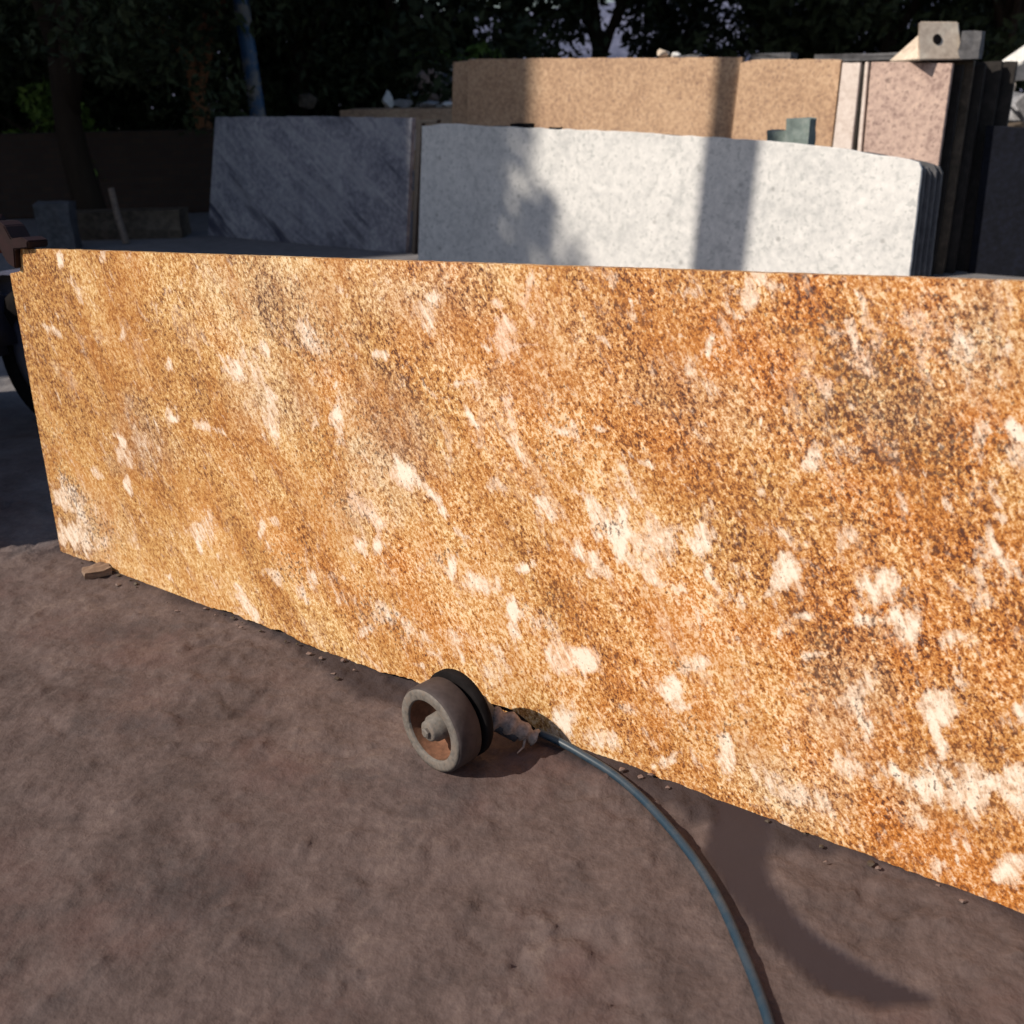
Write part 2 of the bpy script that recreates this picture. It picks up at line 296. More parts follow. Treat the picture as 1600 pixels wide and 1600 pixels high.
# ------------------------------------------------------------------ ground
def axis(lo, hi, step, far, n):
    g = np.geomspace(step, far, n)
    return np.concatenate([(lo-np.cumsum(g))[::-1], np.arange(lo, hi, step), hi+np.cumsum(g)])
def seg_dist(x, y, pts):
    best = np.full(x.shape, 9.); 
    for (x0, y0, w0), (x1, y1, w1) in zip(pts[:-1], pts[1:]):
        dx, dy = x1-x0, y1-y0; t = np.clip(((x-x0)*dx+(y-y0)*dy)/(dx*dx+dy*dy), 0, 1)
        best = np.minimum(best, np.hypot(x-x0-t*dx, y-y0-t*dy)-(w0+(w1-w0)*t))
    return best
def build_ground():
    xs = axis(-2.6, 1.7, .011, 60, 70); ys = axis(.75, 3.7, .011, 70, 70)
    X, Y = np.meshgrid(xs, ys); nx, ny = len(xs), len(ys)
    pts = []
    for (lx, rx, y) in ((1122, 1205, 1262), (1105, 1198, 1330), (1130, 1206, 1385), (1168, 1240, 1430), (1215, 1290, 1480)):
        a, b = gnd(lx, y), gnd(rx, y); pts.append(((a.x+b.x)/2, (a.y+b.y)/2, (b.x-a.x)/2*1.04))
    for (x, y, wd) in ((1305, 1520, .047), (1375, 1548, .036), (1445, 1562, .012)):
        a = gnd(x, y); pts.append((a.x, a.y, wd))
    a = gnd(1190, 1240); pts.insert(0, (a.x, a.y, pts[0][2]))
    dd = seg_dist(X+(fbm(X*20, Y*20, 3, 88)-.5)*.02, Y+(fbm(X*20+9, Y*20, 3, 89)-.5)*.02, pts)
    shade_band = np.clip((.010-dd)/.018, 0, 1)  # mask of a curved cast shadow, painted as darker, smoother ground
    near = np.clip(1-np.maximum(np.abs(X)-3, 0)/3, 0, 1)*np.clip(1-np.maximum(Y-4, 0)/3, 0, 1)
    h = (fbm(X*3, Y*3, 3, 1)-.5)*.016 + (fbm(X*14, Y*14, 4, 2)-.5)*.014 + (fbm(X*45, Y*45, 3, 3)-.5)*.006
    # trowelled ridges and old tracks
    rid = np.abs(fbm(X*5+Y*3, Y*5-X*2, 3, 12)-.5); h -= .008*np.clip(1-rid/.03, 0, 1)*(fbm(X*2, Y*2, 2, 77) > .5)
    peb = np.clip(fbm(X*38, Y*38, 2, 6)-.70, 0, 1)*.05; h += peb
    h = h*near
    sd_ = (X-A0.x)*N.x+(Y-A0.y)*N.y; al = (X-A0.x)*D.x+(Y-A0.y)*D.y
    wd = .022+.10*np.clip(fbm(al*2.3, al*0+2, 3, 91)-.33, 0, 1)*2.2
    foot_strip = np.clip((wd-sd_)/.03+(fbm(X*30, Y*30, 4, 92)-.5)*1.6, 0, 1)*(sd_ > -.05)*(al > -.05)*(sd_ < .3)  # darker, lumpier strip of ground along the slab foot
    h = h+foot_strip*near*(fbm(X*60, Y*60, 3, 93)-.35)*.012*(sd_ > .03)
    h = h+near*np.clip(1-sd_/.42, 0, 1)*np.clip(fbm(X*4, Y*4, 3, 95)*2-.55, 0, 1)*(sd_ > .03)*(fbm(X*34, Y*34, 4, 96, .65)-.4)*.040
    h = h*(1-.9*shade_band)-.001*shade_band
    line = np.abs((X-A0.x)*N.x+(Y-A0.y)*N.y)
    h = np.where(line < .05, np.minimum(h, .002), h)
    co = np.stack([X, Y, h], -1).reshape(-1, 3)
    idx = np.arange(nx*ny).reshape(ny, nx)
    F = np.stack([idx[:-1, :-1], idx[:-1, 1:], idx[1:, 1:], idx[1:, :-1]], -1).reshape(-1, 4)
    me = bpy.data.meshes.new('ground'); me.from_pydata(co.tolist(), [], F.tolist()); me.update()
    A = me.attributes.new('damp', 'FLOAT', 'POINT'); A.data.foreach_set('value', shade_band.ravel().astype(np.float32))
    A = me.attributes.new('crust', 'FLOAT', 'POINT'); A.data.foreach_set('value', foot_strip.ravel().astype(np.float32))
    m = M('ground', .9, .2)
    big = m.noise(1.1, 6, .62, dist=.6); mid = m.noise(6.5, 6, .68, dist=.5); fine = m.noise(60, 4, .6)
    v = m.math('ADD', m.math('MULTIPLY', big, .35), m.math('ADD', m.math('MULTIPLY', mid, .4), m.math('MULTIPLY', fine, .25)))
    c = m.ramp(v, [(.34, (.045, .033, .032)), (.45, (.082, .060, .057)), (.54, (.112, .082, .078)), (.66, (.165, .125, .112))])
    c = m.mix(m.ramp(m.noise(2.3, 5, .7, vec=m.mapping(loc=(5, 1, 0))), [(.52, 0.), (.66, .45)]), c, (.10, .055, .050))
    c = m.mix(m.ramp(m.noise(3.1, 6, .7, vec=m.mapping(loc=(15, 4, 0))), [(.54, 0.), (.68, .55)]), c, (.048, .042, .045))
    # far yard: paler stone dust
    sx = m.n('SeparateXYZ'); m.l(m.co, sx.inputs[0])
    far = m.math('ADD', m.math('MULTIPLY', sx.outputs[1], .25), m.math('MULTIPLY', m.math('SUBTRACT', big, .5), 1.2))
    c = m.mix(m.ramp(m.math('SUBTRACT', far, .35), [(.5, 0.), (.95, .8)]), c, m.mix(mid, (.12, .115, .12), (.30, .30, .32)))
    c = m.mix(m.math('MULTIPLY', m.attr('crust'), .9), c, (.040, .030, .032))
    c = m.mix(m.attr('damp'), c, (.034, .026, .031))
    m.base(c)
    rg = m.mix(m.attr('damp'), (.9, .9, .9), (.55, .55, .55)); m.l(rg, m.b.inputs['Roughness'])
    m.bump(m.math('MULTIPLY', m.math('ADD', fine, mid), m.math('SUBTRACT', 1., m.math('MULTIPLY', m.attr('damp'), .9))), .55, .008)
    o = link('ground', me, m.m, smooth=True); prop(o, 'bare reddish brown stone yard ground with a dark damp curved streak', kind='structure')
# ------------------------------------------------------------------ stone slabs in rows
def slab(name, pl, outline, thick, mat, label=None, group=None, k=0., jag=.004, cat='stone slab', parent=None, seg=.06):
    """outline: (s,t) points clockwise; every edge is subdivided and made slightly uneven"""
    pts = []
    n = len(outline)
    for i in range(n):
        a, b = Vector(outline[i]), Vector(outline[(i+1) % n]); L = (b-a).length; c = max(1, int(L/seg))
        on_ground = a.y < .01 and b.y < .01
        nn = Vector((-(b-a).y, (b-a).x)).normalized() if L > 0 else Vector((0, 0))
        for j in range(c):
            p = a+(b-a)*j/c
            if not on_ground and j > 0: p = p+nn*random.uniform(-jag, jag)*(1. if abs((b-a).x) > abs((b-a).y) else .25)
            pts.append(p)
    bm = bmesh.new()
    fr = [bm.verts.new(pl.w(p.x, max(p.y, 0.), k)) for p in pts]; bk = [bm.verts.new(pl.w(p.x, max(p.y, 0.), k-thick)) for p in pts]
    bm.faces.new(fr); bm.faces.new(list(reversed(bk)))
    for i in range(len(pts)):
        j = (i+1) % len(pts); bm.faces.new((fr[j], fr[i], bk[i], bk[j]))
    bmesh.ops.recalc_face_normals(bm, faces=bm.faces)
    es = [e for e in bm.edges if len(e.link_faces) == 2 and e.calc_face_angle(0) > .9]
    try: bmesh.ops.bevel(bm, geom=es, offset=min(.003, thick*.15), segments=1, affect='EDGES')
    except Exception: pass
    base = pl.w(outline[0][0], 0, k)
    o = bm_obj(name, bm, mat, parent)
    if not parent:
        o.data.transform(Matrix.Translation(-base)); o.location = base
        prop(o, label, cat, group)
    return o
def block(name, center, size, rz, mat, label, cat, group=None, bev=.01, jag=0., tilt=(0, 0), parent=None):
    bm = bmesh.new(); bmesh.ops.create_cube(bm, size=1)
    for v in bm.verts: v.co = Vector((v.co.x*size[0], v.co.y*size[1], (v.co.z+.5)*size[2]))
    if jag:
        bmesh.ops.subdivide_edges(bm, edges=bm.edges[:], cuts=2, use_grid_fill=True)
        for v in bm.verts: v.co += Vector([random.uniform(-jag, jag) for _ in range(3)])*(1 if v.co.z > .01 else 0)
    else: bmesh.ops.bevel(bm, geom=bm.edges[:], offset=bev, segments=2, affect='EDGES')
    o = bm_obj(name, bm, mat); o.rotation_euler = (tilt[0], tilt[1], rz); o.location = center
    if parent: o.parent = parent
    else: prop(o, label, cat, group)
    return o
def rock(name, center, r, mat, label, group=None, sq=(1, 1, .7), seed=0, cat='rock'):
    rs = random.Random(seed+5); bm = bmesh.new()
    for _ in range(16):
        v = Vector((rs.gauss(0, 1), rs.gauss(0, 1), rs.gauss(0, 1))).normalized()*rs.uniform(.8, 1.1)
        bm.verts.new((v.x*r*sq[0], v.y*r*sq[1], v.z*r*sq[2]))
    h = bmesh.ops.convex_hull(bm, input=bm.verts[:])
    bmesh.ops.delete(bm, geom=[g for g in h['geom_interior'] if isinstance(g, bmesh.types.BMVert)], context='VERTS')
    zmin = min(v.co.z for v in bm.verts)
    for v in bm.verts: v.co.z -= zmin*1.0
    bmesh.ops.bevel(bm, geom=bm.edges[:], offset=r*.04, segments=1, affect='EDGES')
    o = bm_obj(name, bm, mat); o.location = center; return prop(o, label, cat, group)
def tube(bm, pts, rad, n=12, cap=True):
    rings = []
    for i, p in enumerate(pts):
        p = Vector(p); t = (Vector(pts[min(i+1, len(pts)-1)])-Vector(pts[max(i-1, 0)])).normalized()
        a = t.orthogonal().normalized() if i == 0 else (rings_a - t*rings_a.dot(t)).normalized()
        rings_a = a; b = t.cross(a); r = rad[i] if isinstance(rad, (list, tuple)) else rad
        rings.append([bm.verts.new(p+(a*math.cos(q*2*math.pi/n)+b*math.sin(q*2*math.pi/n))*r) for q in range(n)])
    for r0, r1 in zip(rings[:-1], rings[1:]):
        for q in range(n): bm.faces.new((r0[q], r0[(q+1) % n], r1[(q+1) % n], r1[q]))
    if cap: bm.faces.new(rings[0][::-1]); bm.faces.new(rings[-1])
def lathe(bm, prof, c, ax, n=64, arc=(0, 2*math.pi), ref=None):
    """prof: (radius, offset along ax)"""
    ax = Vector(ax).normalized(); a = (ref or Vector((0, 0, 1))); a = (a-ax*a.dot(ax)).normalized(); b = ax.cross(a); full = arc[1]-arc[0] > 6.28
    cnt = n if full else n+1; R = []
    for k in range(cnt):
        th = arc[0]+(arc[1]-arc[0])*k/n
        R.append([bm.verts.new(Vector(c)+ax*h+(a*math.cos(th)+b*math.sin(th))*r) for r, h in prof])
    for k in range(n):
        r0, r1 = R[k], R[(k+1) % cnt]
        for q in range(len(prof)-1): bm.faces.new((r0[q], r1[q], r1[q+1], r0[q+1]))
    if full:
        for q in (0, len(prof)-1):
            if prof[q][0] > 1e-6: pass
    return R
def spline(pts, n=8):
    pts = [Vector(p) for p in pts]; P_ = [pts[0]*2-pts[1]]+pts+[pts[-1]*2-pts[-2]]; out = []
    for i in range(1, len(P_)-2):
        for k in range(n):
            t = k/n; a, b, c, d = P_[i-1:i+3]
            out.append(.5*((2*b)+(c-a)*t+(2*a-5*b+4*c-d)*t*t+(3*b-a-3*c+d)*t**3))
    return out+[pts[-1]]

build_ground()
build_gold()

white = stone('white_granite', (.50, .505, .51), (.665, .66, .655), (.80, .785, .775), 24, 3.0, speck=(.45, .46, .46), spots=7)
pinkm = stone('pink_granite', (.29, .175, .115), (.49, .315, .20), (.63, .435, .29), 34, 1.6, speck=(.22, .13, .10), spots=3.)
pink2 = stone('rosy_granite', (.27, .18, .16), (.50, .36, .31), (.66, .49, .41), 26, 3, speck=(.20, .13, .12), spots=7)
palem = stone('pale_pink_granite', (.55, .45, .40), (.70, .60, .55), (.80, .71, .66), 30, 2)
bluem = stone('blue_grey_granite', (.12, .125, .165), (.235, .24, .29), (.42, .42, .46), 24, 3, vein=(50, .16, (.045, .048, .08)), rough=.5)
darkm = stone('charcoal_granite', (.004, .005, .008), (.007, .008, .013), (.010, .012, .022), 30, 3, rough=.85); darkm.node_tree.nodes['Principled BSDF'].inputs['Specular IOR Level'].default_value = .1
greenm = stone('green_stone', (.11, .14, .135), (.17, .215, .205), (.25, .28, .27), 24, 4)
beigem = stone('beige_stone', (.42, .34, .27), (.60, .50, .41), (.74, .65, .54), 20, 3)
greym = stone('grey_stone', (.14, .14, .15), (.26, .26, .28), (.42, .42, .45), 18, 3)
slatem = stone('slate_stone', (.05, .05, .055), (.085, .085, .095), (.14, .14, .15), 18, 3)
brownm = stone('brown_stone', (.04, .03, .02), (.08, .06, .045), (.14, .11, .08), 18, 3)
blackm = plain('black_rubber', (.010, .0085, .009), .9, .08)
# --- dark blue slab
p = gnd(325, 368); pl = Plane(p, 2.)
ol = [pl.drop((338, 185), (325, 362)), pl.st(336, 183), pl.st(480, 182), pl.st(644, 184), pl.drop((644, 184), (634, 392))]
slab('granite_slab', pl, ol, .05, bluem, 'blue grey veined slab in shade, standing alone left of the white slabs', 'slabs standing in the yard')
# black strip standing in the gap beside it
pu = Plane(gnd(640, 396)+D*.12+N*.03)
slab('steel_post', pu, [pu.drop((655, 190), (643, 390)), pu.st(650, 188), pu.st(684, 187), pu.st(682, 193), pu.st(659, 193), pu.drop((659, 193), (648, 392))], .05, plain('dark_steel', (.02, .018, .02), .6), 'thin black steel upright with short top arm between the blue and white slabs', cat='post', jag=.001)
# --- white stack
dbr = stone('dark_brown_stone', (.008, .007, .007), (.016, .013, .012), (.03, .025, .024), 18, 3)
pw = Plane(along(657, 7.2), 3.)
s0 = pw.drop((659, 197), (653, 395)); s1 = pw.drop((1441, 262), (1421, 432))
top = [(659, 197), (700, 193), (745, 196), (800, 198), (900, 203), (1000, 207), (1095, 214), (1180, 219), (1260, 226), (1330, 234), (1375, 243), (1420, 249), (1436, 254), (1440, 264)]
outw = [s0]+[pw.st(*q) for q in top]+[s1]
slab('granite_slab', pw, outw, .03, white, 'cream white slab, front face of its stack, half sunlit with a broad shadow band', 'slabs standing in the yard', jag=.0045)
lab = ['dark edged slab just behind the front white one, its end showing at right', 'second dark slab end behind the front white slab', 'third dark slab end behind the front white slab', 'rearmost dark slab end behind the white slab, nearest the pink slabs']
for i in range(4):
    sh = .01+.018*i; dz = random.uniform(-.03, .0)
    ob = [(s0[0]+.1*i+.2, 0)]+[(a+sh+(.25 if j < 3 else 0), b+dz-.012*(i % 2)) for j, (a, b) in enumerate([pw.st(*q) for q in top])]+[(s1[0]+sh, 0)]
    slab('granite_slab', pw, ob, .028, slatem, lab[i], 'slabs standing in the yard', k=-.045*(i+1), jag=.006)  # slate colour stands in for the dark gaps between white slabs
# --- pink stack
pp = Plane(along(1475, 7.3), 2.)
def pink(name, top, l2, r2, k, mat, label, thick=.05, jag=.003):
    ob = [pp.drop(top[0], l2)]+[pp.st(*q) for q in top]+[pp.drop(top[-1], r2)]
    return slab(name, pp, ob, thick, mat, label, 'slabs standing in the yard', k=k, jag=jag)
pink('granite_slab', [(721, 91.5), (850, 90), (1000, 89.5), (1152, 88)], (719, 180), (1138, 220), -.10, pinkm, 'long tan pink slab, leftmost in the pink stack with shaded left end')
pink('granite_slab', [(1154, 98), (1175, 93), (1230, 92), (1312, 93)], (1139, 220), (1297, 225), -.04, pinkm, 'tan orange slab behind the green spacer block, left of the pale strip')
pink('granite_slab', [(1318, 98), (1346, 98)], (1303, 225), (1332, 228), .02, palem, 'narrow pale pink strip of stone standing in front of the pink slabs', .03)
pink('granite_slab', [(1352, 97), (1357, 97)], (1340, 228), (1346, 228), .0, palem, 'thin sliver of stone edge right of the pale strip', .03)
pink('granite_slab', [(1362, 97), (1420, 97), (1489, 99)], (1350, 230), (1462, 290), .01, pink2, 'rosy speckled slab at the right end of the pink stack', .05)
for i, (sh, hz, mt, lb, xl) in enumerate([(.03, .0, dbr, 'dark ended slab directly behind the rosy speckled slab', 1150), (.08, .03, brownm, 'brown edged slab behind the front ones, its top edge rising between them', 1110), (.14, .01, dbr, 'dark slab end, third back from the rosy slab', 1250), (.22, .03, dbr, 'slab end with a faint brown edge, fourth back in the pink stack', 1300), (.30, .03, dbr, 'rearmost dark slab end of the pink stack, furthest right', 1330)]):
    a, b = pp.st(1489, 99), pp.st(xl, 97); e = pp.drop((1489, 99), (1462, 290))
    slab('granite_slab', pp, [(b[0], 0), (b[0], b[1]+hz-.02), (a[0]+sh, a[1]+hz), (e[0]+sh, 0)], .05, mt, lb, 'slabs standing in the yard', k=-.17-.085*i-(.05 if i > 2 else 0), jag=.004)
pb = Plane(pp.p-N*.55+D*.1, 0)
slab('granite_slab', pb, [pb.drop((708, 97), (706, 170)), pb.st(708, 97), pb.st(760, 94), pb.drop((760, 94), (760, 170))], .06, pinkm, 'pink slab edge peeping out left behind the long tan slab', 'slabs standing in the yard')
# charcoal slabs far right
pc = Plane(along(1515, 7.6), 0)
slab('granite_slab', pc, [pc.drop((1541, 200), (1512, 430)), pc.st(1541, 197), pc.st(1600, 200), pc.st(1680, 206), pc.drop((1680, 206), (1680, 430))], .08, darkm, 'charcoal slab at the right edge of the photo, below the rubble', 'slabs standing in the yard')
# things on top of the stacks
def top_of(plane, px, py, k): 
    a = plane.st(px, py); return plane.w(a[0], a[1], k)
ang = math.atan2(D.y, D.x)
# prism block with a sloping lit side
pz = Plane(pp.p-N*.12, 0)
q = [pz.st(1380, 94), pz.st(1443, 36), pz.st(1492, 34), pz.st(1502, 94)]
b_ = bmesh.new(); base = pz.w(q[0][0], q[0][1], 0)
zb = min(q[0][1], q[3][1])+.0
ftl, ftr, fbl, fbr = q[1], q[2], (pz.st(1447, 94)[0], zb), (q[3][0], zb)
F0 = [b_.verts.new(pz.w(*fbl, .20)-base), b_.verts.new(pz.w(ftl[0], ftl[1], .15)-base), b_.verts.new(pz.w(ftr[0], ftr[1], -.10)-base), b_.verts.new(pz.w(*fbr, -.06)-base)]
F1 = [b_.verts.new(pz.w(q[0][0], zb, -.12)-base), b_.verts.new(pz.w(ftl[0]+.03, ftl[1], -.12)-base), b_.verts.new(pz.w(ftr[0]-.05, ftr[1], -.28)-base), b_.verts.new(pz.w(fbr[0]-.05, zb, -.28)-base)]
F0w = [v.co.copy() for v in F0]
b_.faces.new(F0); b_.faces.new(F1[::-1])
for i in range(4): j = (i+1) % 4; b_.faces.new((F0[i], F1[i], F1[j], F0[j]))
bmesh.ops.recalc_face_normals(b_, faces=b_.faces)
bmesh.ops.bevel(b_, geom=b_.edges[:], offset=.008, segments=2, affect='EDGES')
ob = bm_obj('stone_block', b_, beigem); ob.location = base+Vector((0, 0, .004))
prop(ob, 'wedge shaped beige stone block with sloping lit side on top of pink stack', 'stone block')
hb = bmesh.new(); fn = (F0w[1]-F0w[0]).cross(F0w[3]-F0w[0]).normalized(); fn = fn if fn.y < 0 else -fn
cc = F0w[0]*.22+F0w[1]*.34+F0w[2]*.20+F0w[3]*.24+fn*.001
lathe(hb, [(0, .003), (.026, .003), (.034, .001), (.030, -.02)], cc, fn, 14); bm_obj('drill_hole', hb, blackm, None).parent = ob
bpy.data.objects['drill_hole'].location = (0, 0, 0)
def put(px, py, pl_, k, size, mat, label, name='stone_block', cat='stone block', group=None, jag=.006, rz=0.):
    a = pl_.st(px, py); c = pl_.w(a[0], a[1], k); return block(name, c, size, ang+rz, mat, label, cat, group, jag=jag, bev=.006)
put(1510, 92, pz, -.10, (.13, .12, .17), slatem, 'small dark grey block behind the beige wedge block')
put(1188, 92, pp, -.28, (.30, .16, .05), slatem, 'flat dark stone piece lying on the stack, left of centre top')
put(1325, 92, pp, -.30, (.62, .2, .045), slatem, 'long dark flat stone lying on the pink stack left of the wedge block')
rock('stone_chip', top_of(pp, 1022, 91, -.15), .06, beigem, 'pale stone lump lying on top of the long tan slab', 'chips on the pink stack', seed=2)
rock('stone_chip', top_of(pp, 1042, 91, -.15), .045, white, 'smaller white stone chip right of the pale lump on the tan slab', 'chips on the pink stack', seed=3)
put(1062, 91, pp, -.18, (.22, .14, .03), slatem, 'flat grey offcut lying right of the chips on the tan slab')
# spacers on the white stack
put(1238, 232, pw, -.11, (.135, .11, .155), greenm, 'green grey square spacer block standing on the white slabs')
put(1205, 229, pw, -.13, (.13, .08, .085), greenm, 'lower green grey spacer block left of the square one')
put(810, 201, pw, -.05, (.16, .04, .03), blackm, 'black rubber spacer on the white slab top, left one', name='rubber_spacer', cat='spacer')
put(862, 205, pw, -.05, (.08, .04, .022), blackm, 'short black rubber spacer on the white slab top, right one', name='rubber_spacer', cat='spacer')
# --- low stack of flat slabs behind the blue slab
pf = Plane(along(480, 12.5), 0, Vector((1, -.12, 0)).normalized())
for i in range(5):
    a = pf.st(515 if i < 4 else 525, 170); b = pf.st(735, 176); z = a[1]*(i)/5.
    L = b[0]-a[0]; c = pf.w((a[0]+b[0])/2+.3+random.uniform(-.03, .03), z, -.55)
    block('flat_slab', c, (L+.5, 1.1, a[1]/5.-.012), math.atan2(-.12, 1), [pinkm, greym, pinkm, palem, pinkm][i], ['lowest slab of the flat pile behind the blue grey slab', 'second slab from the bottom of the flat pile', 'middle slab of the flat pile behind the blue slab', 'second slab from the top of the flat pile', 'topmost pinkish slab of the flat pile, catching light'][i], 'stone slab', 'slabs lying in the flat pile', jag=.008)
zt = pf.st(520, 170)[1]
def onpile(px, k, r, mat, lb, seed, sq=(1, 1, .7), grp='stones on the flat pile'):
    a = pf.st(px, 170); rock('stone_chip', pf.w(a[0], zt-.01, k), r, mat, lb, grp, sq, seed)
onpile(597, -.3, .10, white, 'pointed white stone standing on the flat slab pile', 11, (.8, .8, 1.2))
onpile(620, -.35, .09, greym, 'low grey stone right of the pointed white one', 12, (1.4, 1, .6))
onpile(660, -.4, .10, greym, 'broad flat grey stone on the flat pile', 13, (1.6, 1, .45))
onpile(700, -.3, .10, white, 'pale flat stone near the pink slabs on the pile', 14, (1.5, 1, .4))
onpile(470, -.3, .12, brownm, 'brown stone left of the pile top beside the blue post', 15, (1.2, 1, .8))
# rubble heap behind
hm = [beigem, greym, palem, pinkm, white, pink2]
for i in range(26):
    px = random.uniform(640, 745); y = random.uniform(14.5, 16.5); b = along(px, y)
    z = random.uniform(0, 1) ** .6 * 1.55
    rock('rubble_stone', b+Vector((0, 0, z-.1)), random.uniform(.14, .3), hm[i % 6], ['pale beige','mid grey','whitish pink','tan pink','white','rosy'][i % 6]+' broken stone in the rubble heap left behind the pink stack', 'stones of the rubble heap', (1.3, 1, .8), 40+i)
# rubble right
for i in range(16):
    px = 1545+random.uniform(-5, 90); y = random.uniform(9.2, 11); b = along(px, y)
    rock('rubble_stone', b+Vector((0, 0, .25+.75*random.random()**.5)), random.uniform(.12, .24), [greym, greym, brownm, darkm][i % 4], ['mid grey', 'mid grey', 'dark brown', 'near black'][i % 4]+' broken stone in the heap above the charcoal slab', 'stones of the right heap', (1.3, 1, .8), 80+i)
b = along(1557, 9.0); block('stone_block', b+Vector((0, 0, 1.22)), (.19, .2, .12), .2, beigem, 'small beige block on the heap at the right edge', 'stone block', jag=.006)
b = along(1598, 9.6); rock('rubble_stone', b+Vector((0, 0, 1.30)), .22, white, 'large pale boulder at the top of the right heap', seed=101, sq=(1.2, 1, .9))
# --- blue pole
po = empty('blue_pole', along(408, 11.6), 'leaning blue steel pole rising behind the blue grey slab', 'pole')
bmx = bmesh.new(); pq = Plane(along(400, 11.6), 0)
lo = pq.w(*pq.st(403, 180)); hi = pq.w(*pq.st(376, 0)); dv = (hi-lo); bot = lo-dv*(lo.z/dv.z); topp = hi+dv*1.6
po.location = bot
tube(bmx, [bot+(topp-bot)*t/6 for t in range(7)], .085, 16)
bm_obj('pole', bmx, plain('blue_paint', (.015, .06, .14), .4, .4, rust=(.20, .17, .14), scale=8), po, True)
bmx = bmesh.new(); lathe(bmx, [(.0, .10), (.10, .10), (.18, .02), (.18, 0)], bot, (0, 0, 1), 16); bm_obj('footing', bmx, greym, po)
# --- left background: low wall, boxes, stake
def wall(x0, x1, y0, y1, h, name, label, mat, th=.25):
    a, b = along(x0, y0), along(x1, y1); L = (b-a).length
    return block(name, (a+b)/2+Vector((0, th/2, 0)), (L, th, h), math.atan2(b.y-a.y, b.x-a.x), mat, label, 'wall', bev=.02)
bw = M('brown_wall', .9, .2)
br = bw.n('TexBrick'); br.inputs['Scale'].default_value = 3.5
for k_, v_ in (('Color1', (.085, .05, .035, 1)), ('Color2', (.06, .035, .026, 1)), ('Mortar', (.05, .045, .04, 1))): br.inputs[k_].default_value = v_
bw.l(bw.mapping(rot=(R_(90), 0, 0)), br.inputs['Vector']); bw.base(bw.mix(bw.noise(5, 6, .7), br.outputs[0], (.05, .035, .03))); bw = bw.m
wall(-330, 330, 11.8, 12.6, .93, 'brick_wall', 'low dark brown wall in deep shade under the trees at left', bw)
c = along(52, 9.6); block('stone_block', c, (.30, .22, .42), .1, slatem, 'grey upright stone block near the left edge in front of the wall', 'stone block', jag=.012)
c = along(165, 10.4); block('stone_block', c, (1.15, .4, .26), .06, brownm, 'long low brown stone block in front of the low wall', 'stone block', jag=.01)
bmx = bmesh.new(); a = along(154, 9.9); tube(bmx, [a+Vector((.03, 0, .0)), a+Vector((-.03, .05, .25)), a+Vector((-.07, .1, .5))], [.035, .033, .03], 8)
prop(bm_obj('wooden_stake', bmx, plain('pale_wood', (.20, .15, .12), .8)), 'short pale wooden stake leaning on the long brown block', 'stake')
# --- cart with wheel behind the left end
cw = Vector(gnd(100, 662)); R0 = .30; cz = cw+Vector((0, 0, R0))
cart = empty('slab_cart', cw, 'blue grey cart with black tyre half hidden behind the left slab end', 'cart')
bluegrey = plain('blue_grey_paint', (.07, .075, .12), .55, .4, rust=(.10, .08, .07), scale=6)
wh = bmesh.new(); lathe(wh, [(.195, .05), (.24, .07), (.285, .055), (.30, .02), (.30, -.02), (.285, -.055), (.24, -.07), (.195, -.05)], cz, N, 48)
tyre = bm_obj('tyre', wh, blackm, cart, True)
wh = bmesh.new(); lathe(wh, [(0, .03), (.04, .03), (.05, .01), (.15, 0), (.175, .03), (.2, .045), (.2, -.045), (0, -.04)], cz, N, 48)
bm_obj('rim', wh, bluegrey, cart, True)
wh = bmesh.new(); lathe(wh, [(.35, .11), (.365, .11), (.365, -.11), (.35, -.11), (.35, .11)], cz, N, 24, arc=(-1.5, 1.5)); 
mg = bm_obj('mudguard', wh, bluegrey, cart)
# body panel above the wheel
bx = bmesh.new(); bmesh.ops.create_cube(bx, size=1)
mt_ = Matrix.Translation(cz+Vector((-.42, .12, .14)))@Matrix.Rotation(ang, 4, 'Z')@Matrix.Diagonal((.50, .30, .30, 1)); bmesh.ops.transform(bx, matrix=mt_, verts=bx.verts)
bmesh.ops.bevel(bx, geom=bx.edges[:], offset=.05, segments=4, affect='EDGES'); bm_obj('body_panel', bx, bluegrey, cart, True)
redm = plain('dark_red_paint', (.014, .004, .005), .6, .3, scale=25)
cl = empty('slab_clamp', P.w(-.05, .86, -.03), 'dark red steel clamp hooked over the top left corner of golden slab', 'clamp')
cb = bmesh.new()
def pbox(bm, pts, k0, k1):
    f = [bm.verts.new(P.w(a, b, k0)) for a, b in pts]; g = [bm.verts.new(P.w(a, b, k1)) for a, b in pts]
    bm.faces.new(f); bm.faces.new(g[::-1])
    for i in range(len(pts)): j = (i+1) % len(pts); bm.faces.new((f[i], f[j], g[j], g[i]))
pbox(cb, [P.st(*q) for q in ((6, 345), (15, 352), (26, 372), (42, 370), (52, 376), (52, 387), (31, 389), (33, 419), (22, 412), (14, 400), (4, 378), (-6, 360), (-6, 345))], .018, -.045)
bmesh.ops.recalc_face_normals(cb, faces=cb.faces); bmesh.ops.bevel(cb, geom=cb.edges[:], offset=.003, segments=2, affect='EDGES')
bm_obj('jaw', cb, redm, cl)
cb = bmesh.new(); a_, b_2 = P.st(-4, 352), P.st(-2, 392)
tube(cb, [P.w(a_[0], a_[1], .0), P.w(b_2[0], b_2[1], .0)], .022, 12); bm_obj('handle', cb, plain('faded_red_paint', (.10, .03, .03), .7), cl, True)
cb = bmesh.new(); a_ = P.st(-2, 345); tube(cb, [P.w(a_[0]-.03, a_[1], -.02), cz+Vector((-.30, .05, .2))], .018, 10); bm_obj('brace', cb, redm, cl, True)

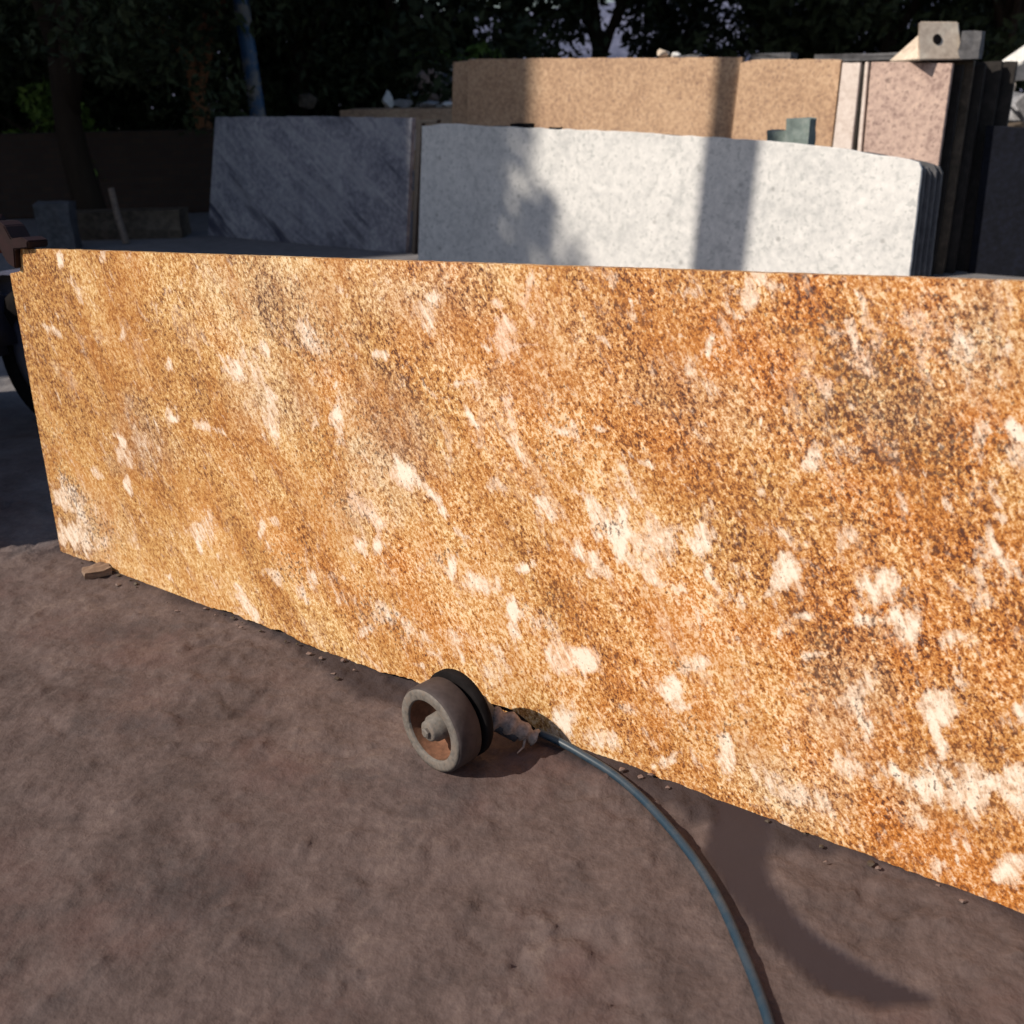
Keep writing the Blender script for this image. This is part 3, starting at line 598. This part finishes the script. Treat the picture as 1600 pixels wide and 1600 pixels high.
# ------------------------------------------------------------------ wheel at the slab's foot
WR, WW = .094, .062
wc = gnd(675, 1203); wax = (N*1.0+Vector((-.19, .10, 0))).normalized()
Cw = wc+Vector((0, 0, WR+.003))
whl = empty('trolley_wheel', wc, 'small dark wheel with grey rim and rusty hub standing against slab foot', 'wheel')
steel = plain('dusty_steel', (.125, .112, .103), .75, .4, scale=90, rust=(.16, .13, .11)); rustm = plain('rusty_steel', (.15, .070, .042), .9, scale=60, rust=(.10, .05, .03))
tread = plain('dark_tread', (.055, .043, .044), .75, .25, scale=40, var=.25)
b = bmesh.new(); lathe(b, [(.082, 0), (.090, -.0005), (WR, -.006), (WR+.0005, -.02), (WR, -WW+.005), (.088, -WW), (.07, -WW)], Cw, wax, 96); bm_obj('tyre', b, tread, whl, True)
b = bmesh.new(); lathe(b, [(.066, -.012), (.067, .001), (.070, .003), (.084, .0025), (.0895, .0012), (.0905, -.004)], Cw, wax, 96); bm_obj('rim', b, steel, whl, True)
b = bmesh.new(); lathe(b, [(.0665, -.003), (.064, -.034), (.056, -.046), (.030, -.044), (.0, -.044)], Cw, wax, 64); ds = bm_obj('wheel_disc', b, rustm, whl, True)
b = bmesh.new(); lathe(b, [(.030, -.046), (.028, -.010), (.024, -.007), (.022, .004), (.018, .007), (0, .007)], Cw, wax, 48); bm_obj('hub', b, steel, whl, True)
b = bmesh.new(); sd = wax.cross(Vector((0, 0, 1))).normalized()
tube(b, [Cw+wax*(.005), Cw+wax*.013, Cw+wax*.015], [.011, .011, .008], 6); bm_obj('axle_nut', b, steel, whl)
b = bmesh.new(); tube(b, [Cw+wax*-.03, Cw+wax*(-WW-.05)], .012, 12); bm_obj('axle', b, steel, whl, True)
# black disc behind the wheel
b = bmesh.new(); lathe(b, [(.0, -WW-.004), (.094, -WW-.004), (.096, -WW-.006), (.096, -WW-.020), (.094, -WW-.024), (0, -WW-.026)], Cw+Vector((.003, .003, .005)), wax, 72); bm_obj('guard', b, blackm, whl, True)
dk = plain('dark_grey_metal', (.045, .048, .058), .5, .4, scale=60)
g0 = gnd(768, 1125, .075); g1 = gnd(835, 1152, .03)
b = bmesh.new(); back = Cw+wax*(-WW-.03)
pts = [back+Vector((.01, .0, .02)), back+(g0-back)*.5+Vector((0, 0, .02)), g0, g0+(g1-g0)*.6+Vector((0, 0, -.01))]
tube(b, spline(pts, 5), [.030]*6+[.026]*5+[.018]*5, 14); bm_obj('motor_housing', b, dk, whl, True)
cloth = plain('pale_cloth', (.30, .24, .215), .9, .1, scale=120)
b = bmesh.new(); sp = spline([g0+Vector((0, 0, .008)), g0+(g1-g0)*.35+Vector((0, 0, .010)), g0+(g1-g0)*.7+Vector((0, 0, .006)), g1], 6)
tube(b, sp, [.018+.005*math.sin(i*1.1)+(.004 if i < 12 else -.002) for i in range(len(sp))], 16)
for v in b.verts: v.co += Vector((random.uniform(-1, 1), random.uniform(-1, 1), random.uniform(-1, 1)))*.0018
bm_obj('cloth_wrap', b, cloth, whl, True)
b = bmesh.new(); tube(b, spline([g0+Vector((0, .01, .030)), g0+(g1-g0)*.45+Vector((.0, .012, .034)), g0+(g1-g0)*.85+Vector((.0, .01, .022)), g1+Vector((.01, .01, 0))], 6), .0035, 8); bm_obj('cable', b, blackm, whl, True)
b = bmesh.new(); tube(b, [g0+(g1-g0)*.8, g0+(g1-g0)*.78+Vector((-.004, -.02, -.02)), g0+(g1-g0)*.7+Vector((-.01, -.035, -.028))], [.0035, .0025, .0015], 6); bm_obj('loose_thread', b, cloth, whl)
# hose
hz = .0085
hp = [gnd(x, y, .012) for x, y in ((838, 1152), (870, 1160), (910, 1179), (960, 1210), (1005, 1248), (1050, 1298), (1090, 1352), (1125, 1410), (1155, 1470), (1180, 1530), (1203, 1605), (1222, 1690), (1235, 1790))]
hp[0].z = .026; hp[1].z = .016
hp += [Vector((.10, .35, .012)), Vector((-.25, -.1, .012))]
b = bmesh.new(); sp = [p+Vector((.0022*math.sin(i*.13), .0014*math.cos(i*.17), 0)) for i, p in enumerate(spline(hp, 10))]; tube(b, sp, .0086, 16)
hm_ = M('blue_hose', .45, .45)
hc = hm_.mix(hm_.ramp(hm_.noise(18, 5, .7), [(.45, 0.), (.7, .6)]), (.012, .032, .055), (.065, .068, .075))
hm_.base(hc)
prop(bm_obj('hose', b, hm_.m, None, True), 'dusty blue rubber hose curving over the ground from the wheel', 'hose')
# beige chip at the slab foot
c = gnd(152, 897); block('stone_chip', c, (.075, .055, .022), .5, stone('tan_chip', (.16, .105, .075), (.22, .15, .11), (.28, .20, .15), 30), 'flat tan stone chip on the ground by the golden slab foot, left', 'stone chip', jag=.004)
cm = [brownm, stone('dust_chip', (.12, .08, .07), (.18, .125, .11), (.27, .20, .17), 30)]
for i in range(46):
    t = random.uniform(.1, 2.9); off = random.gammavariate(1.4, .018)+.008
    pt = A0+D*t+N*off
    if 1.35 < t < 1.85 and off < .3: continue
    r = random.uniform(.002, .0075)
    rock('pebble', (pt.x, pt.y, .002), r, cm[i % 2], 'tiny crumb of stone on the ground along the foot of golden slab', 'crumbs along the slab foot', (1.2, 1, .6), 200+i, 'pebble')

# ------------------------------------------------------------------ trees
def bark(name, c):
    m = M(name, .95, .15); q = m.mapping(scale=(1, 1, .25))
    m.base(m.mix(m.noise(14, 6, .7, vec=q), tuple(x*.5 for x in c), c)); m.bump(m.noise(20, 5, .7, vec=q), .6, .03); return m.m
bark1 = bark('bark', (.05, .034, .024)); bark2 = bark('orange_bark', (.32, .15, .075))
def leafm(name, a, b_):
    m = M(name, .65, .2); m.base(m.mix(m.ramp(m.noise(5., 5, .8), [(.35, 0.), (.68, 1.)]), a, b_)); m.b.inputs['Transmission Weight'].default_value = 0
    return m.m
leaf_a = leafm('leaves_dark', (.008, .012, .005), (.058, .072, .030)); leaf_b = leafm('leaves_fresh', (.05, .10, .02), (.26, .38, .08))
def crown(bm, centers, per, size, rs):
    for (c, r) in centers:
        for _ in range(per):
            v = Vector((rs.gauss(0, 1), rs.gauss(0, 1), rs.gauss(0, 1))).normalized()*r*rs.random()**.35
            p = Vector(c)+Vector((v.x, v.y, v.z*.75))
            if p.z < .15: continue
            n = Vector((rs.gauss(0, 1), rs.gauss(0, 1), rs.gauss(0, 1)+.6)).normalized(); a = n.orthogonal().normalized(); a = (Matrix.Rotation(rs.uniform(0, 6.28), 3, n)@a); b = n.cross(a)
            s = size*rs.uniform(.6, 1.4)
            vs = [bm.verts.new(p+q) for q in (a*s, b*s*.42+a*.2*s, -a*s, -b*s*.42+a*.2*s)]
            bm.faces.new(vs)
def tree(px, y, h, label, seed, per=150, nc=26, low=1.1, spread=2.2, leaf=leaf_a, lean=.0, size=.10, bk=bark1, tr=.14, forks=4, name='tree', grp='trees behind the yard'):
    rs = random.Random(seed); base = along(px, y)
    t = empty(name, base, label, 'tree', grp); b = bmesh.new()
    top = base+Vector((lean*h*.4, 0, h*.32)); tube(b, spline([base-Vector((0, 0, .1)), base+(top-base)*.5+Vector((rs.uniform(-.1, .1), 0, 0)), top], 4), [tr*(1.15-.05*i) for i in range(9)], 10)
    tips = []
    for k in range(forks):
        a = rs.uniform(0, 6.28); d = Vector((math.cos(a)*spread*.7, math.sin(a)*spread*.5, h*rs.uniform(.3, .55)))
        p1 = top+d*.4+Vector((0, 0, -.1)); p2 = top+d; st = base+(top-base)*rs.uniform(.6, .98)
        sp = spline([st, p1, p2], 4); tube(b, sp, [tr*.62*(1-.08*i) for i in range(len(sp))], 8); tips.append(p2)
        for kk in range(3):
            s_ = sp[rs.randint(3, 7)]; e = s_+Vector((rs.uniform(-1, 1)*spread*.6, rs.uniform(-1, 1)*spread*.5, rs.uniform(-.5, .9))); tube(b, [s_, (s_+e)/2+Vector((0, 0, .1)), e], [tr*.25, tr*.16, tr*.06], 6); tips.append(e)
    bm_obj('trunk', b, bk, t, True)
    b = bmesh.new(); cs = []
    for k in range(nc):
        cs.append((base+Vector((rs.uniform(-1, 1)*spread, rs.uniform(-1, 1)*spread*.8, rs.uniform(low, h))), rs.uniform(.35, .8)))
    cs += [(tp, .6) for tp in tips if tp.z > low]
    crown(b, cs, per, size, rs)
    bm_obj('crown', b, leaf, t)
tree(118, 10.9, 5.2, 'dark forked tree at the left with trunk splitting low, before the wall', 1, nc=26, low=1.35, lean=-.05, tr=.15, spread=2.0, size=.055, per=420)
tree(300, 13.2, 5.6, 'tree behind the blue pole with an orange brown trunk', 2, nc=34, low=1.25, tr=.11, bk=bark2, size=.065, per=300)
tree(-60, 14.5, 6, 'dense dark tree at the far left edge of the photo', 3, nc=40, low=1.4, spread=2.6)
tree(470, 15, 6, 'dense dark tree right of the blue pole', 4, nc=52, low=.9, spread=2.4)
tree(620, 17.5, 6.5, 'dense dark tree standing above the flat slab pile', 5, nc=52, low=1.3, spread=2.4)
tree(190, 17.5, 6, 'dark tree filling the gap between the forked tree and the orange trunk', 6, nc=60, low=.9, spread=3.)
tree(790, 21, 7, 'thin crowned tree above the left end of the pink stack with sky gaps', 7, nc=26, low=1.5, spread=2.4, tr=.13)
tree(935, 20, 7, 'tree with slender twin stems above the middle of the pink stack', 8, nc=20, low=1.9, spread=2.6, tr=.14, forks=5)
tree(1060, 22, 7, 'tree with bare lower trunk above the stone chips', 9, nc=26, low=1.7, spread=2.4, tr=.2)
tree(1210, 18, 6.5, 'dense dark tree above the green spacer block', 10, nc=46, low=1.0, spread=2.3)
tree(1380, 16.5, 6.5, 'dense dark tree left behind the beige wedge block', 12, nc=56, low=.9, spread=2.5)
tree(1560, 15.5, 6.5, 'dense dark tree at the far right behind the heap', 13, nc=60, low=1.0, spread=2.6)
def bush(px, y, r, z, label, seed, leaf, per=500, size=.06):
    rs = random.Random(seed); b0 = along(px, y); t = empty('bush', b0, label, 'bush', 'bushes behind the yard')
    b = bmesh.new(); crown(b, [(b0+Vector((rs.uniform(-r, r), rs.uniform(-r, r)*.6, z*rs.uniform(.3, 1))), r*.5) for _ in range(7)], per//7, size, rs); bm_obj('foliage', b, leaf, t)
    b = bmesh.new()
    for k in range(5): tube(b, [b0, b0+Vector((rs.uniform(-r, r)*.6, 0, z*.5)), b0+Vector((rs.uniform(-r, r), 0, z*.9))], [.02, .015, .008], 6)
    bm_obj('stem', b, bark1, t)
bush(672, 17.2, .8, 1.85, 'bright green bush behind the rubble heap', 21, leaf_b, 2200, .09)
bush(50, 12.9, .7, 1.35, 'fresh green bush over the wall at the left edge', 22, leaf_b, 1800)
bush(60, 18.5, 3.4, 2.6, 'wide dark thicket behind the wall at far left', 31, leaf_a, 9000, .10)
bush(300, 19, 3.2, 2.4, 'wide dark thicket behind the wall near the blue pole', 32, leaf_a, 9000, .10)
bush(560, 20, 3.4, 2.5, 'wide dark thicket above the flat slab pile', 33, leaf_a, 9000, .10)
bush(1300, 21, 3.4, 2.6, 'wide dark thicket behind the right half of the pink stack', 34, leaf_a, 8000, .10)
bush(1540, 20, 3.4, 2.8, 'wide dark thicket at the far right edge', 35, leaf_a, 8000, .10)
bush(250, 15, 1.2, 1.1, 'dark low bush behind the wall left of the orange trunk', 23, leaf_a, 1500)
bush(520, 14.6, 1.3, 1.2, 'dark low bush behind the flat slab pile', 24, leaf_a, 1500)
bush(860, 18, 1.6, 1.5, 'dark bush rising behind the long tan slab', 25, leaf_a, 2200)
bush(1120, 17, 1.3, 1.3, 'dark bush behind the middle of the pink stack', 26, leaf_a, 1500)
# far hill
xs = np.linspace(-170, 170, 90); bh = bmesh.new(); rows = []
for j, (yy, kz) in enumerate(((70, -.5), (85, .35), (105, .8), (140, 1.), (180, -.2))):
    rows.append([bh.verts.new((x, yy+4*n1(x*.05+j, 3), kz*(7+7*n1(x*.025, 5)+2*n1(x*.11, 6)))) for x in xs])
for r0, r1 in zip(rows[:-1], rows[1:]):
    for i in range(len(xs)-1): bh.faces.new((r0[i], r0[i+1], r1[i+1], r1[i]))
hmx = M('hill', .95, .1); hmx.base(hmx.mix(hmx.ramp(hmx.noise(.15, 7, .75), [(.4, 0.), (.6, 1.)]), (.055, .065, .11), (.15, .16, .24)))
prop(bm_obj('hills', bh, hmx.m, None, True), 'blue grey far hill glimpsed between the trees', kind='structure')

# ------------------------------------------------------------------ unseen casters added left of the view to throw the shade
QV = Vector((-SU.y, SU.x, 0))
def at_q(q, uu): return QV*q + SU*uu
def caster(q0, q1, u0, h, thick, name, label, cat, mat):  # adds an unseen upright box that only casts shade
    a, b_ = at_q(q0, u0), at_q(q1, u0); c = (a+b_)/2
    return block(name, c, (thick, abs(q1-q0), h), math.atan2(SU.y, SU.x), mat, label, cat, bev=.03)
caster_mat = stone('concrete', (.2, .2, .19), (.3, .3, .28), (.4, .4, .38), 14, 2)
qs = lambda v: Vector(v).dot(QV)
wl = pw.w(*pw.st(800, 300)); 
qw0, qw1 = qs(pw.w(*pw.st(1180, 300))), qs(pw.w(*pw.st(1092, 300)))
caster(qw0, qw1, -2.5, 6.6, .3, 'concrete_column', 'square concrete column of the cutting shed, outside the picture at left', 'column', caster_mat)
qp0, qp1 = qs(pp.w(*pp.st(1136, 120))), qs(pp.w(*pp.st(1095, 120)))
caster(qp0, qp1, -3.0, 8.4, .2, 'concrete_column', 'slimmer concrete column of the cutting shed, outside the picture at left', 'column', caster_mat)
caster(qs(pw.w(*pw.st(790, 300))), 8.25, -8.5, 10.5, .3, 'shed_wall', 'lower plastered wall of the cutting shed, outside the picture at left', 'wall', caster_mat)
caster(qs(pp.w(*pp.st(815, 120))), 34, -13., 27, .4, 'shed_wall', 'tall plastered gable wall of the cutting shed, outside the picture at left', 'wall', caster_mat)

def shade_tree(q, uu, h, label, seed):  # unseen tree added to soften the shadow edge on the white slab
    rs = random.Random(seed); b0 = at_q(q, uu); t = empty('tree', b0, label, 'tree', 'trees left of the picture'); b = bmesh.new()
    tube(b, [b0, b0+Vector((.1, 0, h*.4)), b0+Vector((0, .1, h*.8))], [.22, .16, .06], 10); bm_obj('trunk', b, bark1, t, True)
    b = bmesh.new(); crown(b, [(b0+Vector((rs.uniform(-1, 1), rs.uniform(-1, 1)*.5, rs.uniform(.45, 1)*h)), .55) for _ in range(26)], 150, .11, rs); bm_obj('crown', b, leaf_a, t)  # crown of the unseen tree added for shade
shade_tree(qs(pw.w(*pw.st(800, 300)))-.25, -8., 10.1, 'leafy tree beside the cutting shed, outside the picture at left', 71)

block('granite_block', at_q(4.15, -1.95), (.5, 1.78, 1.62), math.atan2(SU.y, SU.x), greym, 'rough grey granite block standing outside the picture at left', 'stone block', bev=.03)  # unseen block added to shade the ground past the left slab end
